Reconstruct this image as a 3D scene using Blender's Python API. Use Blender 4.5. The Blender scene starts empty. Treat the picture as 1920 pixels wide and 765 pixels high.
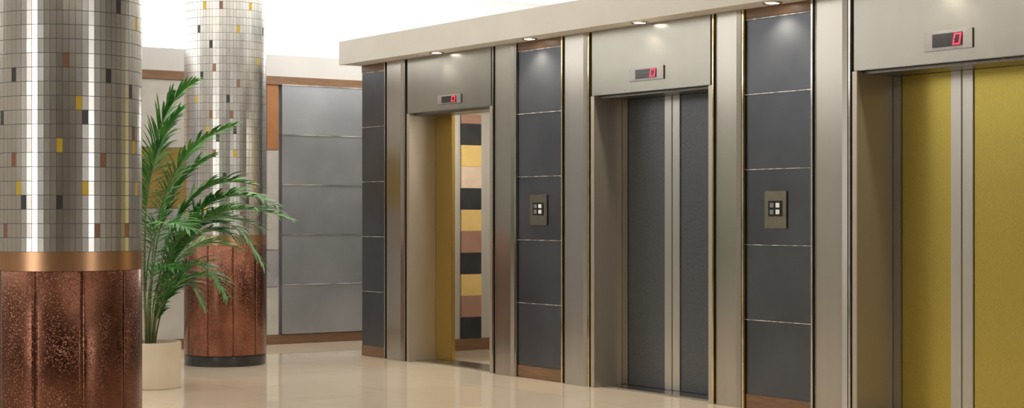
import bpy, bmesh, math, random
from mathutils import Vector, Matrix
random.seed(7)
scn = bpy.context.scene
COL = scn.collection
scn.view_settings.view_transform = 'Standard'
scn.view_settings.look = 'None'

# ------------------------------------------------------------------ camera
F, A, B, HC = 3148.0, 0.8211, 0.5707, 1.40
cam = bpy.data.cameras.new("camera"); cam.sensor_width = 36; cam.lens = F/1920*36
cam.shift_y = (403-382.5)/1920; cam.clip_end = 200
co = bpy.data.objects.new("camera", cam); COL.objects.link(co)
co.location = (0, 0, HC); co.rotation_euler = (math.radians(90), 0, -math.atan2(B, A))
scn.camera = co

# ------------------------------------------------------------------ materials
def new_mat(name):
    m = bpy.data.materials.new(name); m.use_nodes = True
    nt = m.node_tree; b = nt.nodes["Principled BSDF"]
    return m, nt, b
def ramp(nt, fac, stops):
    r = nt.nodes.new("ShaderNodeValToRGB")
    while len(r.color_ramp.elements) < len(stops): r.color_ramp.elements.new(0.5)
    for e, (p, c) in zip(r.color_ramp.elements, stops):
        e.position = p; e.color = (*c, 1)
    nt.links.new(fac, r.inputs[0]); return r
def noise(nt, scale, detail=4, vec_scale=(1,1,1), rough=0.55, dist=0.0):
    tc = nt.nodes.new("ShaderNodeTexCoord"); mp = nt.nodes.new("ShaderNodeMapping")
    mp.inputs["Scale"].default_value = vec_scale
    oi = nt.nodes.new("ShaderNodeObjectInfo"); ml = nt.nodes.new("ShaderNodeMath"); ml.operation='MULTIPLY'; ml.inputs[1].default_value = 37.0
    nt.links.new(oi.outputs["Random"], ml.inputs[0]); nt.links.new(ml.outputs[0], mp.inputs["Location"])
    n = nt.nodes.new("ShaderNodeTexNoise"); n.inputs["Scale"].default_value = scale
    n.inputs["Detail"].default_value = detail; n.inputs["Roughness"].default_value = rough
    n.inputs["Distortion"].default_value = dist
    nt.links.new(tc.outputs["Object"], mp.inputs[0]); nt.links.new(mp.outputs[0], n.inputs["Vector"])
    return n
def bump(nt, b, h, strength, dist=0.002):
    bp = nt.nodes.new("ShaderNodeBump"); bp.inputs["Strength"].default_value = strength
    bp.inputs["Distance"].default_value = dist
    nt.links.new(h, bp.inputs["Height"]); nt.links.new(bp.outputs[0], b.inputs["Normal"])
def mat_noise(name, c1, c2, scale=4, metallic=0.0, rough=0.4, r2=None, vs=(1,1,1), bmp=0.0, detail=5, lo=.35, hi=.65, bdist=.002, spec=None):
    m, nt, b = new_mat(name)
    n = noise(nt, scale, detail, vs)
    r = ramp(nt, n.outputs[0], [(lo, c1), (hi, c2)])
    nt.links.new(r.outputs[0], b.inputs["Base Color"])
    b.inputs["Metallic"].default_value = metallic; b.inputs["Roughness"].default_value = rough
    if spec is not None: b.inputs["Specular IOR Level"].default_value = spec
    if r2 is not None:
        mr = nt.nodes.new("ShaderNodeMapRange"); mr.inputs[3].default_value = rough; mr.inputs[4].default_value = r2
        nt.links.new(n.outputs[0], mr.inputs[0]); nt.links.new(mr.outputs[0], b.inputs["Roughness"])
    if bmp: bump(nt, b, n.outputs[0], bmp, bdist)
    return m
def emis(name, c, s):
    m, nt, b = new_mat(name)
    b.inputs["Base Color"].default_value = (*c, 1); b.inputs["Emission Color"].default_value = (*c, 1)
    b.inputs["Emission Strength"].default_value = s; return m

M = {}
M['plaster'] = mat_noise("plaster_cream", (.32,.295,.26), (.36,.335,.295), 3, rough=.7)
M['white'] = mat_noise("plaster_white", (.80,.80,.79), (.84,.84,.83), 3, rough=.7)
M['frieze'] = mat_noise("frieze_plaster", (.50,.495,.475), (.53,.525,.505), 3, rough=.7)
M['soffit'] = mat_noise("soffit_plaster", (.62,.595,.54), (.66,.63,.57), 2, rough=.6)
M['steel'] = mat_noise("brushed_steel", (.475,.455,.42), (.505,.485,.45), 9, 1, .20, .24, (1,1,.02), detail=2)
M['steel_lt'] = mat_noise("satin_steel_header", (.375,.365,.33), (.39,.38,.345), 8, 1, .24, .27, (1,1,.03), detail=2)
M['stile'] = mat_noise("bright_steel_stile", (.60,.59,.55), (.63,.62,.58), 8, 1, .28, .30, (1,1,.03), detail=2)
M['jamb'] = mat_noise("champagne_steel_jamb", (.52,.475,.41), (.54,.495,.43), 8, .85, .34, .38, (1,1,.02), detail=2)
M['car'] = mat_noise("pale_steel_car_wall", (.50,.48,.45), (.54,.52,.49), 12, .4, .35, .4, (1,1,.02))
M['steel_dk'] = mat_noise("dark_steel", (.16,.155,.145), (.20,.19,.18), 30, 1, .3, .35, (1,1,.03))  # darker steel for the recess strips and head lining
M['polish'] = mat_noise("polished_steel", (.62,.61,.58), (.68,.67,.63), 10, 1, .12)
M['seam'] = mat_noise("aluminium_joint_strip", (.26,.26,.26), (.70,.69,.67), 3, .5, .25, None, (1,6,1), lo=.42, hi=.60)  # patchy grey-to-white tone painted in for broken reflections along the strips
M['brass'] = mat_noise("polished_brass", (.72,.60,.34), (.82,.72,.46), 14, 1, .10)
M['slate'] = mat_noise("slate_laminate", (.092,.099,.115), (.128,.137,.157), 1.4, .85, .25, .36, (1,1,1), .01, 3, .3, .7)
M['slate_lit'] = mat_noise("slate_laminate_lit", (.34,.36,.39), (.47,.49,.53), 1.4, .85, .28, .40, (1,1,1), .02, 5, .3, .7)  # lighter copy of the slate, wall-wash brightness put into its colour
M['door_slate'] = mat_noise("textured_grey_door", (.105,.113,.128), (.150,.160,.178), 130, .8, .30, .38, (1,1,.4), .08)
M['gold'] = mat_noise("textured_gold_door", (.52,.42,.095), (.59,.48,.125), 140, .93, .26, .31, (1,1,.4), .07)
M['amber'] = mat_noise("amber_gold_door", (.50,.35,.10), (.54,.38,.115), 60, .95, .24, .27, (1,1,.5), .03)
M['wood'] = mat_noise("walnut_trim", (.15,.08,.04), (.21,.115,.06), 6, 0, .35, None, (1,1,12), .03)
M['black'] = mat_noise("black_glass", (.008,.008,.009), (.012,.012,.013), 5, 0, .15)
M['plate'] = mat_noise("bronze_plate", (.26,.24,.19), (.31,.285,.23), 20, 1, .25)
M['ind'] = mat_noise("indicator_plate", (.31,.295,.28), (.35,.335,.32), 20, .9, .32)
M['btn'] = mat_noise("button_white", (.75,.76,.78), (.85,.85,.86), 20, 0, .35)
M['btn2'] = mat_noise("button_grey", (.22,.23,.25), (.28,.29,.30), 20, .5, .35)
M['red'] = emis("led_red", (1,.015,.05), 1.7)
M['lamp'] = emis("lamp_lens", (1,.93,.80), 14)
M['ceil_fill'] = emis("ceiling_fill_glow", (1,.985,.955), 1.08)
M['cove'] = emis("cove_led_strip", (1,.98,.95), 21)
M['tile'] = mat_noise("silver_tile", (.70,.695,.675), (.80,.795,.77), 6, 1, .20, .28, (1,1,.3))
M['tile_y'] = mat_noise("yellow_tile", (.66,.47,.05), (.72,.53,.08), 3, .3, .3)
M['tile_d'] = mat_noise("charcoal_tile", (.06,.06,.065), (.08,.08,.085), 3, .3, .3)
M['tile_b'] = mat_noise("copper_tile", (.30,.16,.11), (.36,.20,.14), 3, .5, .3)
M['grout'] = mat_noise("tile_joint", (.12,.11,.10), (.16,.15,.14), 3, .3, .6)
M['band'] = mat_noise("brushed_copper_band", (.58,.34,.19), (.62,.37,.22), 20, 1, .28, .34, (1,1,.2))
M['base'] = mat_noise("black_plinth", (.02,.02,.022), (.04,.04,.042), 8, .2, .2)
M['pot'] = mat_noise("cream_pot", (.68,.57,.43), (.73,.62,.47), 4, 0, .35)
M['soil'] = mat_noise("soil", (.02,.013,.008), (.07,.045,.03), 40, 0, .9, bmp=.8, bdist=.01)
M['stem'] = mat_noise("palm_stem", (.09,.14,.035), (.18,.19,.07), 10, 0, .5)
M['leaf'] = mat_noise("palm_leaf", (.026,.14,.022), (.105,.34,.055), 5, 0, .42)
M['cop_red'] = mat_noise("art_copper", (.34,.15,.06), (.40,.18,.08), 5, .3, .4)
M['art_gold'] = mat_noise("art_gold", (.25,.175,.04), (.31,.22,.06), 5, .4, .4)
M['art_cream'] = mat_noise("art_cream", (.42,.40,.365), (.48,.455,.42), 5, .1, .4)
M['art_grey'] = mat_noise("art_silver", (.29,.285,.29), (.38,.375,.38), 5, .3, .4)
M['st_y'] = mat_noise("stripe_yellow", (.68,.48,.17), (.74,.53,.21), 6, .1, .4)
M['st_b'] = mat_noise("stripe_terracotta", (.32,.18,.13), (.38,.22,.16), 6, .1, .4)
M['st_p'] = mat_noise("stripe_peach_cream", (.64,.50,.39), (.70,.57,.46), 6, .1, .4)
M['st_d'] = mat_noise("stripe_charcoal", (.02,.02,.024), (.035,.035,.04), 6, .1, .4)

# hammered copper with fine speckle
m, nt, b = new_mat("hammered_copper")
n = noise(nt, 5, 6, (1,1,.6), .6)
v = nt.nodes.new("ShaderNodeTexVoronoi"); v.inputs["Scale"].default_value = 115
tc = nt.nodes.new("ShaderNodeTexCoord"); nt.links.new(tc.outputs["Object"], v.inputs["Vector"])
r = ramp(nt, n.outputs[0], [(.35,(.16,.066,.043)), (.65,(.27,.120,.078))])
n2 = noise(nt, 3.2, 5); g2 = ramp(nt, n2.outputs[0], [(.36,(.2,.2,.2)),(.60,(1,1,1))])
sp = ramp(nt, v.outputs["Distance"], [(.12,(1,1,1)),(.45,(0,0,0))])
ad = nt.nodes.new("ShaderNodeMath"); ad.operation='MULTIPLY'
nt.links.new(sp.outputs[0], ad.inputs[0]); nt.links.new(g2.outputs[0], ad.inputs[1])
sepc = nt.nodes.new("ShaderNodeSeparateColor"); nt.links.new(v.outputs["Color"], sepc.inputs[0])
pk = nt.nodes.new("ShaderNodeMath"); pk.operation='GREATER_THAN'; pk.inputs[1].default_value=.74
nt.links.new(sepc.outputs[0], pk.inputs[0])
pm = nt.nodes.new("ShaderNodeMath"); pm.operation='MULTIPLY'
nt.links.new(pk.outputs[0], pm.inputs[0]); nt.links.new(ad.outputs[0], pm.inputs[1])
mx = nt.nodes.new("ShaderNodeMixRGB"); mx.inputs[2].default_value=(.72,.45,.34,1)
nt.links.new(pm.outputs[0], mx.inputs[0]); nt.links.new(r.outputs[0], mx.inputs[1])
nt.links.new(mx.outputs[0], b.inputs["Base Color"])
b.inputs["Metallic"].default_value = 1; b.inputs["Roughness"].default_value = .23
bump(nt, b, ad.outputs[0], .6, .0032); M['hammer'] = m

# polished marble floor with joints
m, nt, b = new_mat("polished_beige_marble")
n = noise(nt, .7, 5, (1,1,1), .5, .6)
br = nt.nodes.new("ShaderNodeTexBrick"); tc = nt.nodes.new("ShaderNodeTexCoord")
br.offset = 0; br.inputs["Scale"].default_value = 1.0
br.inputs["Brick Width"].default_value = .9; br.inputs["Row Height"].default_value = .9; br.inputs["Mortar Size"].default_value = .002
r = ramp(nt, n.outputs[0], [(.3,(.66,.56,.43)), (.7,(.72,.62,.49))])
nt.links.new(tc.outputs["Object"], br.inputs["Vector"])
nt.links.new(r.outputs[0], br.inputs["Color1"]); nt.links.new(r.outputs[0], br.inputs["Color2"])
br.inputs["Mortar"].default_value = (.50,.41,.31,1)
nt.links.new(br.outputs[0], b.inputs["Base Color"]); b.inputs["Roughness"].default_value = .02
b.inputs["IOR"].default_value = 2.6; b.inputs["Specular Tint"].default_value = (1,.96,.90,1)
M['floor'] = m

# ------------------------------------------------------------------ helpers
def finish(me, name, parent, loc, mats):
    o = bpy.data.objects.new(name, me); COL.objects.link(o)
    for mm in mats: me.materials.append(M[mm])
    loc = Vector(loc)
    if parent:
        o.parent = parent
        w = Vector((0,0,0)); p = parent
        while p: w += p.location; p = p.parent
        o.location = loc - w
    else: o.location = loc
    return o
def box(name, x0, x1, y0, y1, z0, z1, mat, parent=None, bev=0.0):
    bm = bmesh.new(); bmesh.ops.create_cube(bm, size=1)
    sx, sy, sz = abs(x1-x0), abs(y1-y0), abs(z1-z0)
    bmesh.ops.scale(bm, vec=(sx,sy,sz), verts=bm.verts)
    if bev: bmesh.ops.bevel(bm, geom=bm.edges[:], offset=min(bev, min(sx,sy,sz)*.4), segments=2, affect='EDGES')
    me = bpy.data.meshes.new(name); bm.to_mesh(me); bm.free()
    return finish(me, name, parent, ((x0+x1)/2,(y0+y1)/2,(z0+z1)/2), [mat])
def prism(name, poly, z0, z1, mat, parent):
    """vertical extrusion of an XY outline (metal folded profile)"""
    cx = sum(p[0] for p in poly)/len(poly); cy = sum(p[1] for p in poly)/len(poly)
    bm = bmesh.new()
    lo = [bm.verts.new((p[0]-cx,p[1]-cy,z0)) for p in poly]; hi = [bm.verts.new((p[0]-cx,p[1]-cy,z1)) for p in poly]
    k = len(poly)
    for i in range(k): bm.faces.new((lo[i],lo[(i+1)%k],hi[(i+1)%k],hi[i]))
    bm.faces.new(lo[::-1]); bm.faces.new(hi)
    bmesh.ops.recalc_face_normals(bm, faces=bm.faces)
    me = bpy.data.meshes.new(name); bm.to_mesh(me); bm.free()
    return finish(me, name, parent, (cx,cy,0), [mat])
def struct(o): o["kind"] = "structure"; return o
def thing(name, loc, label, cat, group=None):
    e = bpy.data.objects.new(name, None); e.empty_display_size = .1; COL.objects.link(e); e.location = loc
    e["label"] = label; e["category"] = cat
    if group: e["group"] = group
    return e
def lathe(name, prof, c, mat, parent, seg=64, smooth=True):
    bm = bmesh.new(); rings = []
    for (r, z) in prof:
        rings.append([bm.verts.new((r*math.cos(2*math.pi*i/seg), r*math.sin(2*math.pi*i/seg), z)) for i in range(seg)])
    for a, b2 in zip(rings, rings[1:]):
        for i in range(seg):
            f = bm.faces.new((a[i], a[(i+1)%seg], b2[(i+1)%seg], b2[i])); f.smooth = smooth
    if prof[0][0] > .001: bm.faces.new(rings[0][::-1])
    if prof[-1][0] > .001: bm.faces.new(rings[-1])
    me = bpy.data.meshes.new(name); bm.to_mesh(me); bm.free()
    if smooth:
        try: me.set_sharp_from_angle(angle=math.radians(35))
        except Exception: pass
    return finish(me, name, parent, c, [mat])

XW = 8.33; ZS = 3.13; ZC = 4.0
# ------------------------------------------------------------------ room shell
struct(box("floor", -3, 13, -3, 17.0, -.2, 0, 'floor'))
struct(box("ceiling", -3, 13, -3, 17.0, ZC, ZC+.15, 'white'))
struct(box("wall_back", -3, 13, 16.42, 16.50, 0, ZS+.01, 'frieze'))          # lower wall, top forms light cove
struct(box("wall_back_upper", -3, 13, 16.80, 17.0, 0, ZC, 'white'))
struct(box("wall_left", -3.2, -3, -3, 17.0, 0, ZC, 'plaster'))
struct(box("wall_front", -3, 13, -3.2, -3, 0, ZC, 'plaster'))
struct(box("wall_far_right", 13, 13.2, -3, 17.0, 0, ZC, 'plaster'))
struct(box("trim_1", 8.108, 11.3, -3, 14.68, 2.89, 3.122, 'soffit'))            # bulkhead above lifts
struct(box("trim_3", -3, 13, 16.51, 16.79, 2.95, 3.0, 'white'))              # cove tray
cs = box("cove_light_strip", -2.9, 12.9, 16.58, 16.66, 3.005, 3.03, 'cove')
cs["label"] = "glowing white light strip in the cornice cove"; cs["category"] = "cove light"
# core masonry
struct(box("wall_core_end", 8.375, 11.3, 14.44, 14.62, 0, 2.89, 'plaster'))
struct(box("wall_core_back", 11.2, 11.35, -3, 14.44, 0, 2.89, 'plaster'))
segs = [(13.74,14.44),(10.855,12.28),(7.965,9.375),(5.0,6.49)]
for i,(a,b_) in enumerate(segs):
    struct(box("wall_core_pier_%d"%(i+1), 8.372, 8.72, a, b_, 0, 2.89, 'plaster'))
struct(box("wall_right", 8.33, 8.72, -3, 5.0, 0, 2.89, 'plaster'))
for i,(a,b_) in enumerate([(12.28,13.74),(9.375,10.855),(6.49,7.965)]):
    struct(box("wall_core_lintel_%d"%(i+1), 8.375, 8.72, a, b_, 2.40, 2.89, 'plaster'))

# back wall trims
struct(box("trim_2", -3, 13, 16.36, 16.42, 2.81, 2.90, 'wood'))
struct(box("baseboard_back", -3, 13, 16.36, 16.42, 0, .10, 'wood', bev=.004))

# glowing fill panel added under the ceiling, out of view
lp = box("ceiling_fill_panel", -2.6, 12.6, 8.5, 16.40, ZC-.02, ZC-.001, 'ceil_fill')
lp["label"] = "large glowing panel added out of view to fill the lobby with light"; lp["category"] = "fill light"

# ------------------------------------------------------------------ slate panel bays on lift wall
LINES = [.10,.6425,1.185,1.7275,2.27,2.81]
def slate_bay(y0, y1, label, mat='slate'):
    e = thing("wall_panel", (8.35,(y0+y1)/2,0), label, "wall panel", "grey slate wall panels beside the elevators")
    for i in range(5):
        box("panel_slab", 8.338, 8.37, y0, y1, LINES[i]+.0045, LINES[i+1]-.0045, mat, e, .003)
        if i: box("metal_strip", 8.334, 8.37, y0, y1, LINES[i]-.0033, LINES[i]+.0033, 'seam', e)
    box("metal_strip", 8.334, 8.37, y0, y1, 2.807, 2.814, 'seam', e)
    box("plinth", 8.333, 8.37, y0, y1, 0.001, .105, 'wood', e, .003)
    box("cap", 8.333, 8.37, y0, y1, 2.816, 2.889, 'wood', e, .002)
    return e
LB = "grey slate panels, polished metal strips, walnut plinth"
slate_bay(14.155,14.62, LB+", at wall corner")
slate_bay(11.255,11.90, LB+", with button plate")
slate_bay(8.355,9.02, LB+", with button plate")
slate_bay(5.47,6.12, LB)

# ------------------------------------------------------------------ pilasters
def pilaster(y0, y1, gold0, gold1):
    e = thing("metal_pilaster", (8.33,(y0+y1)/2,0), "floor-to-soffit brushed steel pilaster with polished edge trims", "pilaster", "steel pilasters framing the elevators")
    w = .022; a = y0+w+.012; b_ = y1-w-.012; W = b_-a
    prism("pilaster_face", [(8.371,a),(8.322,a),(8.308,a+.035),(8.308,b_-.035),(8.322,b_),(8.371,b_)], .001, 2.889, 'steel', e)
    box("edge_trim", 8.314, 8.371, y0, y0+w, 0.001, 2.889, gold0, e, .004)
    box("edge_trim", 8.314, 8.371, y1-w, y1, 0.001, 2.889, gold1, e, .004)
    box("shadow_gap", 8.345, 8.371, y0+w, a, 0.001, 2.889, 'steel_dk', e)
    box("shadow_gap", 8.345, 8.371, b_, y1-w, 0.001, 2.889, 'steel_dk', e)
pilaster(13.755,14.150,'steel','steel')
pilaster(11.905,12.275,'polish','polish')
pilaster(10.865,11.25,'brass','brass')
pilaster(9.025,9.37,'brass','brass')
pilaster(7.975,8.35,'polish','polish')
pilaster(6.125,6.485,'polish','polish')
pilaster(5.0,5.465,'polish','polish')

# ------------------------------------------------------------------ digit
def digit_zero(parent, c, w, h):
    bm = bmesh.new(); t = h*.125; tw = w*.20; sh = .20
    def seg(p, q, r_, s):
        vs = [bm.verts.new((0, -(a[0]+a[1]*sh), a[1])) for a in (p,q,r_,s)]
        bm.faces.new(vs)
        vs2 = [bm.verts.new((.0015, -(a[0]+a[1]*sh), a[1])) for a in (p,q,r_,s)]
        bm.faces.new(vs2[::-1])
        for i in range(4):
            bm.faces.new((vs[i], vs2[i], vs2[(i+1)%4], vs[(i+1)%4]))
    W, H = w/2, h/2; g = t*.12
    seg((-W+g,H),(W-g,H),(W-tw,H-t),(-W+tw,H-t))
    seg((-W+g,-H),(W-g,-H),(W-tw,-H+t),(-W+tw,-H+t))
    for s in (-1,1):
        for k in (-1,1):
            seg((s*W,k*(H-g)),(s*W,k*g),(s*(W-tw),k*(g+t*.3)),(s*(W-tw),k*(H-t-g)))
    me = bpy.data.meshes.new("led_digit"); bm.to_mesh(me); bm.free()
    return finish(me, "led_digit", parent, c, ['red'])

# ------------------------------------------------------------------ elevators
def elevator(y0, y1, kind, label, ind, XD=8.68, meet=0.0):
    e = thing("elevator", (8.5,(y0+y1)/2,0), label, "elevator", "elevators along the lobby wall")
    box("header_panel", 8.320, 8.374, y0-.025, y1+.025, 2.366, 2.889, 'steel_lt', e, .003)
    box("door_jamb", 8.322, XD+.03, y1-.004, y1+.042, .001, 2.364, 'jamb', e, .003)
    box("door_jamb", 8.322, XD+.03, y0-.042, y0+.004, .001, 2.364, 'jamb', e, .003)
    box("head_lining", 8.376, XD+.03, y0+.005, y1-.005, 2.345, 2.364, 'steel_dk', e)
    box("door_sill", 8.40, XD+.10, y0+.005, y1-.005, .001, .012, 'steel', e, .002)
    mid = (y0+y1)/2+meet
    if kind != 'open':
        mt = 'gold' if kind == 'gold' else 'door_slate'
        for (a,b_,side) in ((mid+.003,y1-.006,1),(y0+.006,mid-.003,-1)):
            d = box("door_leaf", XD, XD+.04, a, b_, .014, 2.343, mt, e, .003)
            ms = (a, a+.09) if side == 1 else (b_-.09, b_)
            box("meeting_stile", XD-.010, XD-.001, ms[0], ms[1], .014, 2.343, 'stile', d, .004)
            if side == 1: box("edge_stile", XD-.010, XD-.001, b_-.07, b_, .014, 2.343, 'steel', d, .004)
    else:
        box("door_leaf", XD, XD+.04, y1-.29, y1-.005, .014, 2.343, 'amber', e, .003)
        box("door_leaf", XD+.0, XD+.04, y0+.006, y0+.05, .014, 2.343, 'steel_lt', e, .003)
        yc0, yc1, xb = 12.30, 14.42, 10.6
        box("car_floor", XD+.10, xb, yc0, yc1, -.0, .011, 'floor', e)
        box("car_ceiling", XD+.10, xb, yc0, yc1, 2.44, 2.46, 'white', e)
        box("car_wall", XD+.11, xb, yc1, yc1+.018, .0, 2.46, 'car', e)
        box("car_wall", xb, xb+.02, yc0, yc1, 0, 2.46, 'car', e)
        box("car_wall", XD+.11, xb, yc0-.02, yc0, 0, 2.46, 'car', e)
        bm = bmesh.new(); mats = ['st_d','st_b','st_y','st_p']; hh = .2207
        order = [0,1,2,0,1,2,0,3,2,0,1]
        z = .13; k = 0
        while z < 2.43:
            zt = min(z+hh, 2.43)
            r = bmesh.ops.create_cube(bm, size=1)
            bmesh.ops.scale(bm, vec=(.245,.02,zt-z-.002), verts=r['verts'])
            bmesh.ops.translate(bm, vec=(0,0,(z+zt)/2), verts=r['verts'])
            for v in r['verts']:
                for f in v.link_faces: f.material_index = order[min(k,10)]
            z = zt; k += 1
        me = bpy.data.meshes.new("striped_panel"); bm.to_mesh(me); bm.free()
        finish(me, "striped_panel", e, (9.50, yc1-.012, 0), mats)
        box("car_skirting", XD+.12, xb-.01, yc1-.02, yc1-.001, .012, .13, 'wood', e)
    yi, zi, w, h = ind
    ib = box("floor_indicator", 8.310, 8.319, yi-w/2, yi+w/2, zi-h/2, zi+h/2, 'ind', e, .002)
    ib["label"] = "brushed plate with red digital floor display"
    box("display_window", 8.3065, 8.3095, yi-w*.30, yi+w*.31, zi-h*.34, zi+h*.34, 'black', ib, .001)
    digit_zero(ib, (8.3035, yi-w*.205, zi), w*.15, h*.58)
    return e
elevator(12.32,13.695,'open',"open elevator with gold door and striped interior wall", (12.97,2.462,.40,.084), 8.62)
elevator(9.414,10.81,'grey',"closed elevator with textured grey double doors", (10.13,2.50,.42,.105), 8.62, .06)
elevator(6.53,7.925,'gold',"closed elevator with textured gold double doors", (7.137,2.506,.395,.125), 8.68, .10)

# ------------------------------------------------------------------ call panels
def call_panel(yc, zc, w, h):
    e = thing("elevator_call_panel", (8.33, yc, zc-h/2), "bronze call plate with square buttons on slate panel", "call button panel", "elevator call button plates")
    box("plate", 8.327, 8.337, yc-w/2, yc+w/2, zc-h/2, zc+h/2, 'plate', e, .003)
    zc2 = zc+h*.03
    box("inset", 8.324, 8.3265, yc-w*.31, yc+w*.31, zc2-h*.21, zc2+h*.21, 'black', e, .001)
    for i,(dy,dz) in enumerate(((.13,.09),(-.13,.09),(.13,-.09),(-.13,-.09))):
        box("button", 8.318, 8.3235, yc+w*dy-w*.085, yc+w*dy+w*.085, zc2+h*dz-h*.062, zc2+h*dz+h*.062, 'btn' if i in (1,3) else 'btn2', e, .002)
call_panel(11.59, 1.443, .25, .26)
call_panel(8.71, 1.437, .225, .265)

# ------------------------------------------------------------------ downlights
def downlight(y):
    e = thing("recessed_downlight", (8.215, y, 2.888), "round recessed downlight glowing in the soffit above elevators", "downlight", "recessed downlights in the soffit")
    lathe("trim_ring", [(.046,-.004),(.064,-.010),(.072,0),(.046,0)], (8.215,y,2.889), 'polish', e, 32)
    lathe("lens", [(.045,-.006),(.045,0)], (8.215,y,2.889), 'lamp', e, 32)
    l = bpy.data.lights.new("downlight_lamp",'SPOT'); l.energy = 66; l.color=(1,.87,.68); l.spot_size = math.radians(125); l.spot_blend=.8; l.shadow_soft_size=.03
    lo = bpy.data.objects.new("downlight_lamp", l); COL.objects.link(lo); lo.parent = e; lo.location = (0,0,-.02)
for y in (13.03,11.56,10.09,8.62,7.15,5.68): downlight(y)

# ------------------------------------------------------------------ back wall panels
def back_bay(cols, xm):
    e = thing("wall_panel", (xm,16.38,0), "grey slate wall panels, wash light painted into the tone, with polished metal joint strips", "wall panel", "slate panels with painted-in wash light on the rear wall")
    for cx0,cx1 in cols:
        for i in range(5):
            box("panel_slab", cx0, cx1, 16.345, 16.41, LINES[i]+.006, LINES[i+1]-.006, 'slate_lit', e, .003)
        for zz in LINES[1:]:
            box("metal_strip", cx0, cx1, 16.335, 16.41, zz-.005, zz+.005, 'seam', e)
back_bay(((8.33,9.72),(9.74,11.1)), 9.2)
back_bay(((2.2,3.5),(3.55,4.9)), 3.55)  # unseen bays added so the steel on the lift wall reflects darker tones
# patchwork artwork wall
e = thing("patchwork_wall_panel", (7.0,16.38,0), "patchwork wall panel of cream, gold, copper and silver squares", "wall panel", None)
xs = [5.10,5.64,6.18,6.72,7.28,7.66,8.16,8.305]
pat = {0:['art_grey','art_cream','art_gold','art_cream','cop_red'],1:['art_cream','art_grey','art_cream','cop_red','art_cream'],
 2:['art_grey','art_cream','cop_red','art_gold','art_cream'],3:['art_cream','art_grey','art_grey','art_gold','art_cream'],
 4:['art_grey','art_cream','art_cream','art_cream','cop_red'],5:['art_cream','art_cream','art_grey','art_cream','art_grey'],
 6:['art_cream','art_grey','art_cream','art_cream','cop_red']}
zs = [.10,.62,1.02,1.47,2.10,2.81]
for c in range(7):
    for r_ in range(5):
        box("patch", xs[c]+.002, xs[c+1]-.002, 16.375, 16.418, zs[r_]+.002, zs[r_+1]-.002, pat[c][r_], e, .003)

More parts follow.
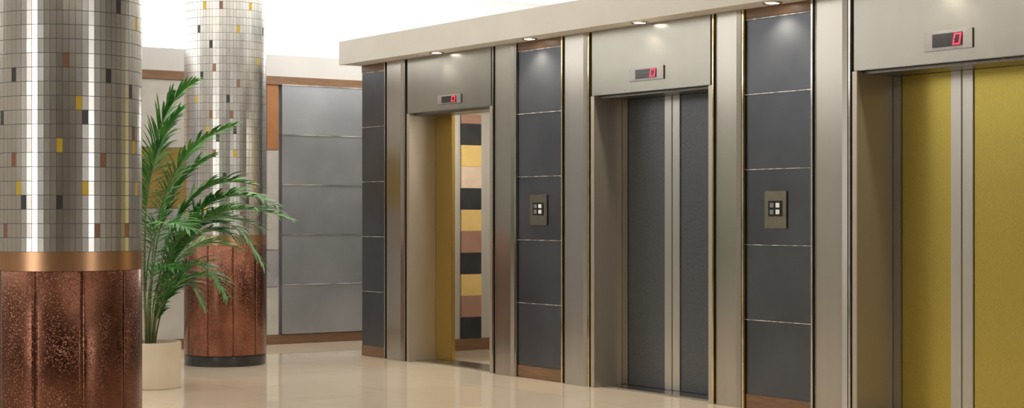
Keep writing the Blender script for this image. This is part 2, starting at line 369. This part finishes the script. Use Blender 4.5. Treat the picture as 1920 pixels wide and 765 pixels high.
# ------------------------------------------------------------------ columns
def column(cx, cy, pcx, prad, dist, tiles, label):
    e = thing("column", (cx,cy,0), label, "column", "silver mosaic columns")
    R, N, ZB, RH = .381, 76, 1.213, .0717
    rows = int((ZC-.02-ZB)/RH)
    th0 = math.atan2(-cy, -cx)
    colored = {}
    for i in range(60): colored[(random.randrange(N), random.randrange(rows))] = random.choice([1,2,3])
    for k in list(colored):
        a = (k[0]+.5)*2*math.pi/N
        if math.cos(a-th0) > 0.0: del colored[k]
    for (px,py,cc) in tiles:
        s = max(-.985, min(.985, (px-pcx)/prad)); th = th0 + math.asin(s)
        z = HC + (403-py)/F*dist
        colored[(int((th % (2*math.pi))/(2*math.pi)*N), int((z-ZB)/RH))] = {'Y':1,'D':2,'B':3}[cc]
    bm = bmesh.new(); g = .0009; gz = .0014
    for i in range(N):
        a0, a1 = 2*math.pi*i/N, 2*math.pi*(i+1)/N; da = g/R
        sw = random.uniform(-1,1)
        for j in range(rows):
            z0, z1 = ZB+j*RH+gz, ZB+(j+1)*RH-gz
            mi = colored.get((i,j),0); tw = (sw*.7+random.uniform(-.3,.3))*.0007; ti = random.uniform(-.0003,.0003)
            P = []
            for (a,z) in ((a0+da,z0),(a1-da,z0),(a1-da,z1),(a0+da,z1)):
                rr = R + (ti if z==z0 else -ti) + (tw if a==a0+da else -tw)
                P.append((rr*math.cos(a), rr*math.sin(a), z))
            vo = [bm.verts.new(p) for p in P]
            vi = [bm.verts.new((p[0]*(R-.004)/R, p[1]*(R-.004)/R, p[2])) for p in P]
            f = bm.faces.new(vo); f.material_index = mi
            for k in range(4):
                f = bm.faces.new((vo[k], vi[k], vi[(k+1)%4], vo[(k+1)%4])); f.material_index = mi
    ring0 = [bm.verts.new(((R-.0022)*math.cos(2*math.pi*i/N),(R-.0022)*math.sin(2*math.pi*i/N),ZB)) for i in range(N)]
    ring1 = [bm.verts.new((v.co.x,v.co.y,ZC-.021)) for v in ring0]
    for i in range(N):
        f = bm.faces.new((ring0[i],ring0[(i+1)%N],ring1[(i+1)%N],ring1[i])); f.material_index = 4
    f = bm.faces.new(ring1); f.material_index = 4
    me = bpy.data.meshes.new("mosaic_shaft"); bm.to_mesh(me); bm.free()
    finish(me, "mosaic_shaft", e, (cx,cy,0), ['tile','tile_y','tile_d','tile_b','grout'])
    lathe("copper_band", [(.37,1.1155),(.3825,1.116),(.3825,1.2125),(.37,1.213)], (cx,cy,0), 'band', e, 96)
    bm = bmesh.new(); NP = 10; off = th0 + math.radians(11-36*5)
    for p in range(NP):
        a0 = off + p*2*math.pi/NP + .003; a1 = off + (p+1)*2*math.pi/NP - .003; S = 12
        prev = None
        for s in range(S+1):
            a = a0+(a1-a0)*s/S; rr = .382
            cur = [bm.verts.new((q*math.cos(a), q*math.sin(a), z)) for q,z in ((.377,.10),(rr-.001,.10),(rr,.101),(rr,1.114),(rr-.001,1.115),(.377,1.115))]
            if prev:
                for k in range(5):
                    f = bm.faces.new((prev[k],cur[k],cur[k+1],prev[k+1])); f.smooth = (k==2)
            else: bm.faces.new(cur)
            prev = cur
        bm.faces.new(prev[::-1])
    bmesh.ops.recalc_face_normals(bm, faces=bm.faces)
    me = bpy.data.meshes.new("copper_cladding"); bm.to_mesh(me); bm.free()
    finish(me, "copper_cladding", e, (cx,cy,0), ['hammer'])
    lathe("column_core", [(.376,.10),(.376,1.113)], (cx,cy,0), 'base', e, 64)
    lathe("plinth_ring", [(.378,.0),(.38,.004),(.38,.092),(.374,.099)], (cx,cy,0), 'base', e, 96)
near = [(249,35,'Y'),(141,185,'Y'),(108,267,'Y'),(44,350,'Y'),(162,350,'Y'),(243,267,'Y'),(248,350,'Y'),
 (36,128,'D'),(201,133,'D'),(238,157,'D'),(9,213,'D'),(161,213,'D'),(108,377,'D'),(215,10,'D'),(53,377,'D'),
 (121,101,'B'),(190,295,'B'),(35,295,'B'),(17,432,'B'),(181,432,'B'),(247,240,'B'),(233,437,'B')]
far = [(373,55,'D'),(395,82,'D'),(447,55,'Y'),(404,124,'B'),(381,138,'D'),(383,15,'Y'),(425,181,'D'),(434,209,'B'),(398,209,'B'),(392,237,'Y'),
 (440,237,'D'),(410,265,'D'),(438,290,'Y'),(402,292,'B'),(490,55,'D'),(488,180,'B'),(370,180,'Y'),(476,345,'Y'),(460,378,'D'),(420,325,'D'),
 (447,150,'B'),(415,15,'B'),(470,15,'Y'),(480,110,'Y'),(412,355,'B'),(372,300,'D'),(450,410,'B'),(385,395,'Y')]
column(3.12,8.58,127,136,8.45,near,"round column of silver mosaic tiles above a copper base")
column(6.80,14.51,422,76,15.42,far,"round silver mosaic column with copper base, behind palm")

# ------------------------------------------------------------------ potted palm
PX, PY = 5.37, 12.88
palm = thing("potted_palm", (PX,PY,0), "green feathery palm in a cream cylindrical pot beside column", "potted plant")
pot = lathe("pot", [(.245,0),(.25,.006),(.25,.366),(.247,.372),(.225,.372),(.222,.33),(.22,.30)], (PX,PY,0), 'pot', palm, 64)
lathe("soil", [(.219,.29),(.219,.325),(.12,.335),(.0005,.34)], (PX,PY,0), 'soil', palm, 32)
Rv = Vector((A,-B,0)); Fv = Vector((B,A,0)); Zv = Vector((0,0,1))
S = 13.64/F
def P(px,py,dep=0.0):
    return Rv*((px-282)*S) + Fv*dep + Zv*(HC+(403-py)*S)
def bez(p0,p1,p2,p3,t):
    u = 1-t; return p0*u**3+p1*3*u*u*t+p2*3*u*t*t+p3*t**3
def frond(pts, leaf_start=.35, nl=34, L=.30, w=.0088, droop=.70):
    p = [Vector(q) for q in pts]; nl = int(nl*1.25); leaf_start = max(.16, leaf_start-.05)
    bm = bmesh.new(); K = 28
    C = [bez(*p, i/K) for i in range(K+1)]
    prev = None
    for i,c in enumerate(C):
        t = i/K; tan = (C[min(i+1,K)]-C[max(i-1,0)]).normalized()
        side = tan.cross(Zv); side = side.normalized() if side.length > .05 else Rv.copy()
        up = side.cross(tan).normalized(); rr = .007*(1-t)**.8+.0012
        ring = [bm.verts.new(c+side*rr*math.cos(a)+up*rr*math.sin(a)) for a in (0,1.047,2.094,3.1416,4.19,5.236)]
        if prev:
            for k in range(6):
                f = bm.faces.new((prev[k],prev[(k+1)%6],ring[(k+1)%6],ring[k])); f.material_index = 1; f.smooth=True
        prev = ring
    for i in range(nl):
        t = leaf_start+(1-leaf_start)*(i+.5)/nl
        c = bez(*p, t); tan = (bez(*p,min(1,t+.01))-bez(*p,t-.01)).normalized()
        side0 = tan.cross(Zv); side0 = side0.normalized() if side0.length > .25 else (Rv*.5+Fv*.5).normalized()
        s_ = (t-leaf_start)/(1-leaf_start)
        ll = L*(.6+.9*s_*(1-s_)*2)*(1-.35*s_**3)*random.uniform(.7,1.15)
        for sg in (-1,1):
            fwd_mix = .40+.8*s_+random.uniform(-.2,.25)
            d = (side0*sg*random.uniform(.75,1.1)+tan*fwd_mix+Zv*random.uniform(-.05,.55)+Vector((random.uniform(-.12,.12),random.uniform(-.12,.12),0))).normalized()
            q = c.copy(); prevp = None; seg = 5; dirn = d.copy(); dr = droop*random.uniform(.6,1.35)
            for j in range(seg+1):
                u = j/seg; ww = w*math.sin(math.pi*min(1,.12+u*.88))**.7*(1 if j<seg else .1)
                nrm = dirn.cross(Zv); nrm = nrm.normalized() if nrm.length>.05 else Rv.copy()
                wd = (nrm*.8+Zv*.35*sg).normalized()
                a = bm.verts.new(q-wd*ww); b2 = bm.verts.new(q+wd*ww)
                if prevp:
                    f = bm.faces.new((prevp[0],prevp[1],b2,a)); f.material_index = 0; f.smooth = True
                prevp = (a,b2)
                q = q+dirn*(ll/seg); dirn = (dirn-Zv*dr*(.12+.35*u)).normalized()
    me = bpy.data.meshes.new("frond"); bm.to_mesh(me); bm.free()
    return finish(me, "frond", palm, (PX,PY,0), ['leaf','stem'])
base = lambda dx,dz: Rv*dx+Fv*dz+Zv*.32
fr = [
 ([base(-.03,.02),P(268,430,.0),P(268,210,-.1),P(372,158,-.15)],.45,40,.32),
 ([base(.0,-.02),P(285,450,-.1),P(300,280,-.2),P(450,240,-.3)],.42,40,.30),
 ([base(.03,.03),P(288,480,.0),P(330,300,.1),P(476,348,.2)],.40,40,.30),
 ([base(.03,-.03),P(290,470,-.1),P(380,340,-.25),P(560,412,-.4)],.38,50,.32),
 ([base(.03,.0),P(290,440,.1),P(410,330,.2),P(492,500,.1)],.36,42,.30),
 ([base(.03,-.02),P(290,560,-.1),P(370,410,-.2),P(442,555,-.35)],.30,36,.28),
 ([base(.03,.05),P(290,580,.1),P(335,470,.1),P(378,575,.1)],.30,32,.26),
 ([base(-.02,-.05),P(270,420,-.1),P(280,290,-.2),P(345,215,-.2)],.42,36,.30),
 ([base(-.06,.0),P(240,460,.1),P(200,260,.2),P(130,240,.3)],.40,34,.28),
 ([base(-.06,-.03),P(250,500,-.1),P(210,360,-.1),P(110,400,-.1)],.36,34,.28),
 ([base(-.02,-.06),P(280,500,-.2),P(300,380,-.5),P(390,430,-.75)],.34,36,.30),
 ([base(-.05,-.06),P(270,540,-.2),P(250,420,-.35),P(190,500,-.5)],.36,28,.26),
 ([base(.0,.06),P(285,520,.2),P(320,420,.4),P(430,470,.6)],.32,36,.28),
 ([base(-.03,.0),P(272,500,.0),P(262,380,.0),P(292,280,.05)],.40,34,.26),
 ([base(.0,-.05),P(280,560,-.1),P(290,480,-.3),P(350,500,-.5)],.30,30,.26),
 ([base(.02,-.04),P(288,500,-.2),P(360,350,-.35),P(500,430,-.2)],.38,42,.30),
 ([base(.01,.04),P(284,540,.1),P(340,380,.15),P(450,450,.0)],.34,40,.28),
 ([base(.02,.0),P(288,580,.0),P(330,500,-.05),P(410,520,-.1)],.28,30,.26),
 ([base(-.01,.02),P(278,480,.1),P(285,340,.2),P(390,290,.25)],.42,36,.28),
 ([base(.03,-.01),P(292,470,.0),P(380,310,-.1),P(525,385,-.25)],.42,44,.30),
]
for a in fr: frond(*a)

# ------------------------------------------------------------------ lights
def area(name, loc, rot, sx, sy, e, c=(1,1,1)):
    l = bpy.data.lights.new(name,'AREA'); l.shape='RECTANGLE'; l.size=sx; l.size_y=sy; l.energy=e; l.color=c
    o = bpy.data.objects.new(name,l); COL.objects.link(o); o.location=loc; o.rotation_euler=rot; return o
area("lobby_fill", (3.0,3.5,3.9), (0,0,0), 5, 5, 55, (1,.93,.83))  # unseen fill added to brighten the near part of the lobby
area("side_streak_fill", (-2.9,6.6,1.9), (0,math.radians(-90),0), 3.2, 2.0, 60, (1,.96,.91))  # no fixture here, added for bright reflected streaks on the columns
area("front_streak_fill", (6.3,-2.9,1.9), (math.radians(90),0,0), 1.8, 3.2, 55, (1,.96,.91))  # added behind the camera as a second streak source for the columns
area("back_wall_washer", (9.3,15.5,3.95), (math.radians(-12),0,0), 2.6, .3, 45, (1,.98,.95))
l = bpy.data.lights.new("car_lamp",'POINT'); l.energy=32; l.color=(1,.93,.80); l.shadow_soft_size=.15
o = bpy.data.objects.new("car_lamp",l); COL.objects.link(o); o.location=(9.4,13.3,2.3)

w = bpy.data.worlds.new("world"); scn.world = w; w.use_nodes = True
w.node_tree.nodes["Background"].inputs[0].default_value = (.5,.5,.5,1); w.node_tree.nodes["Background"].inputs[1].default_value = .3
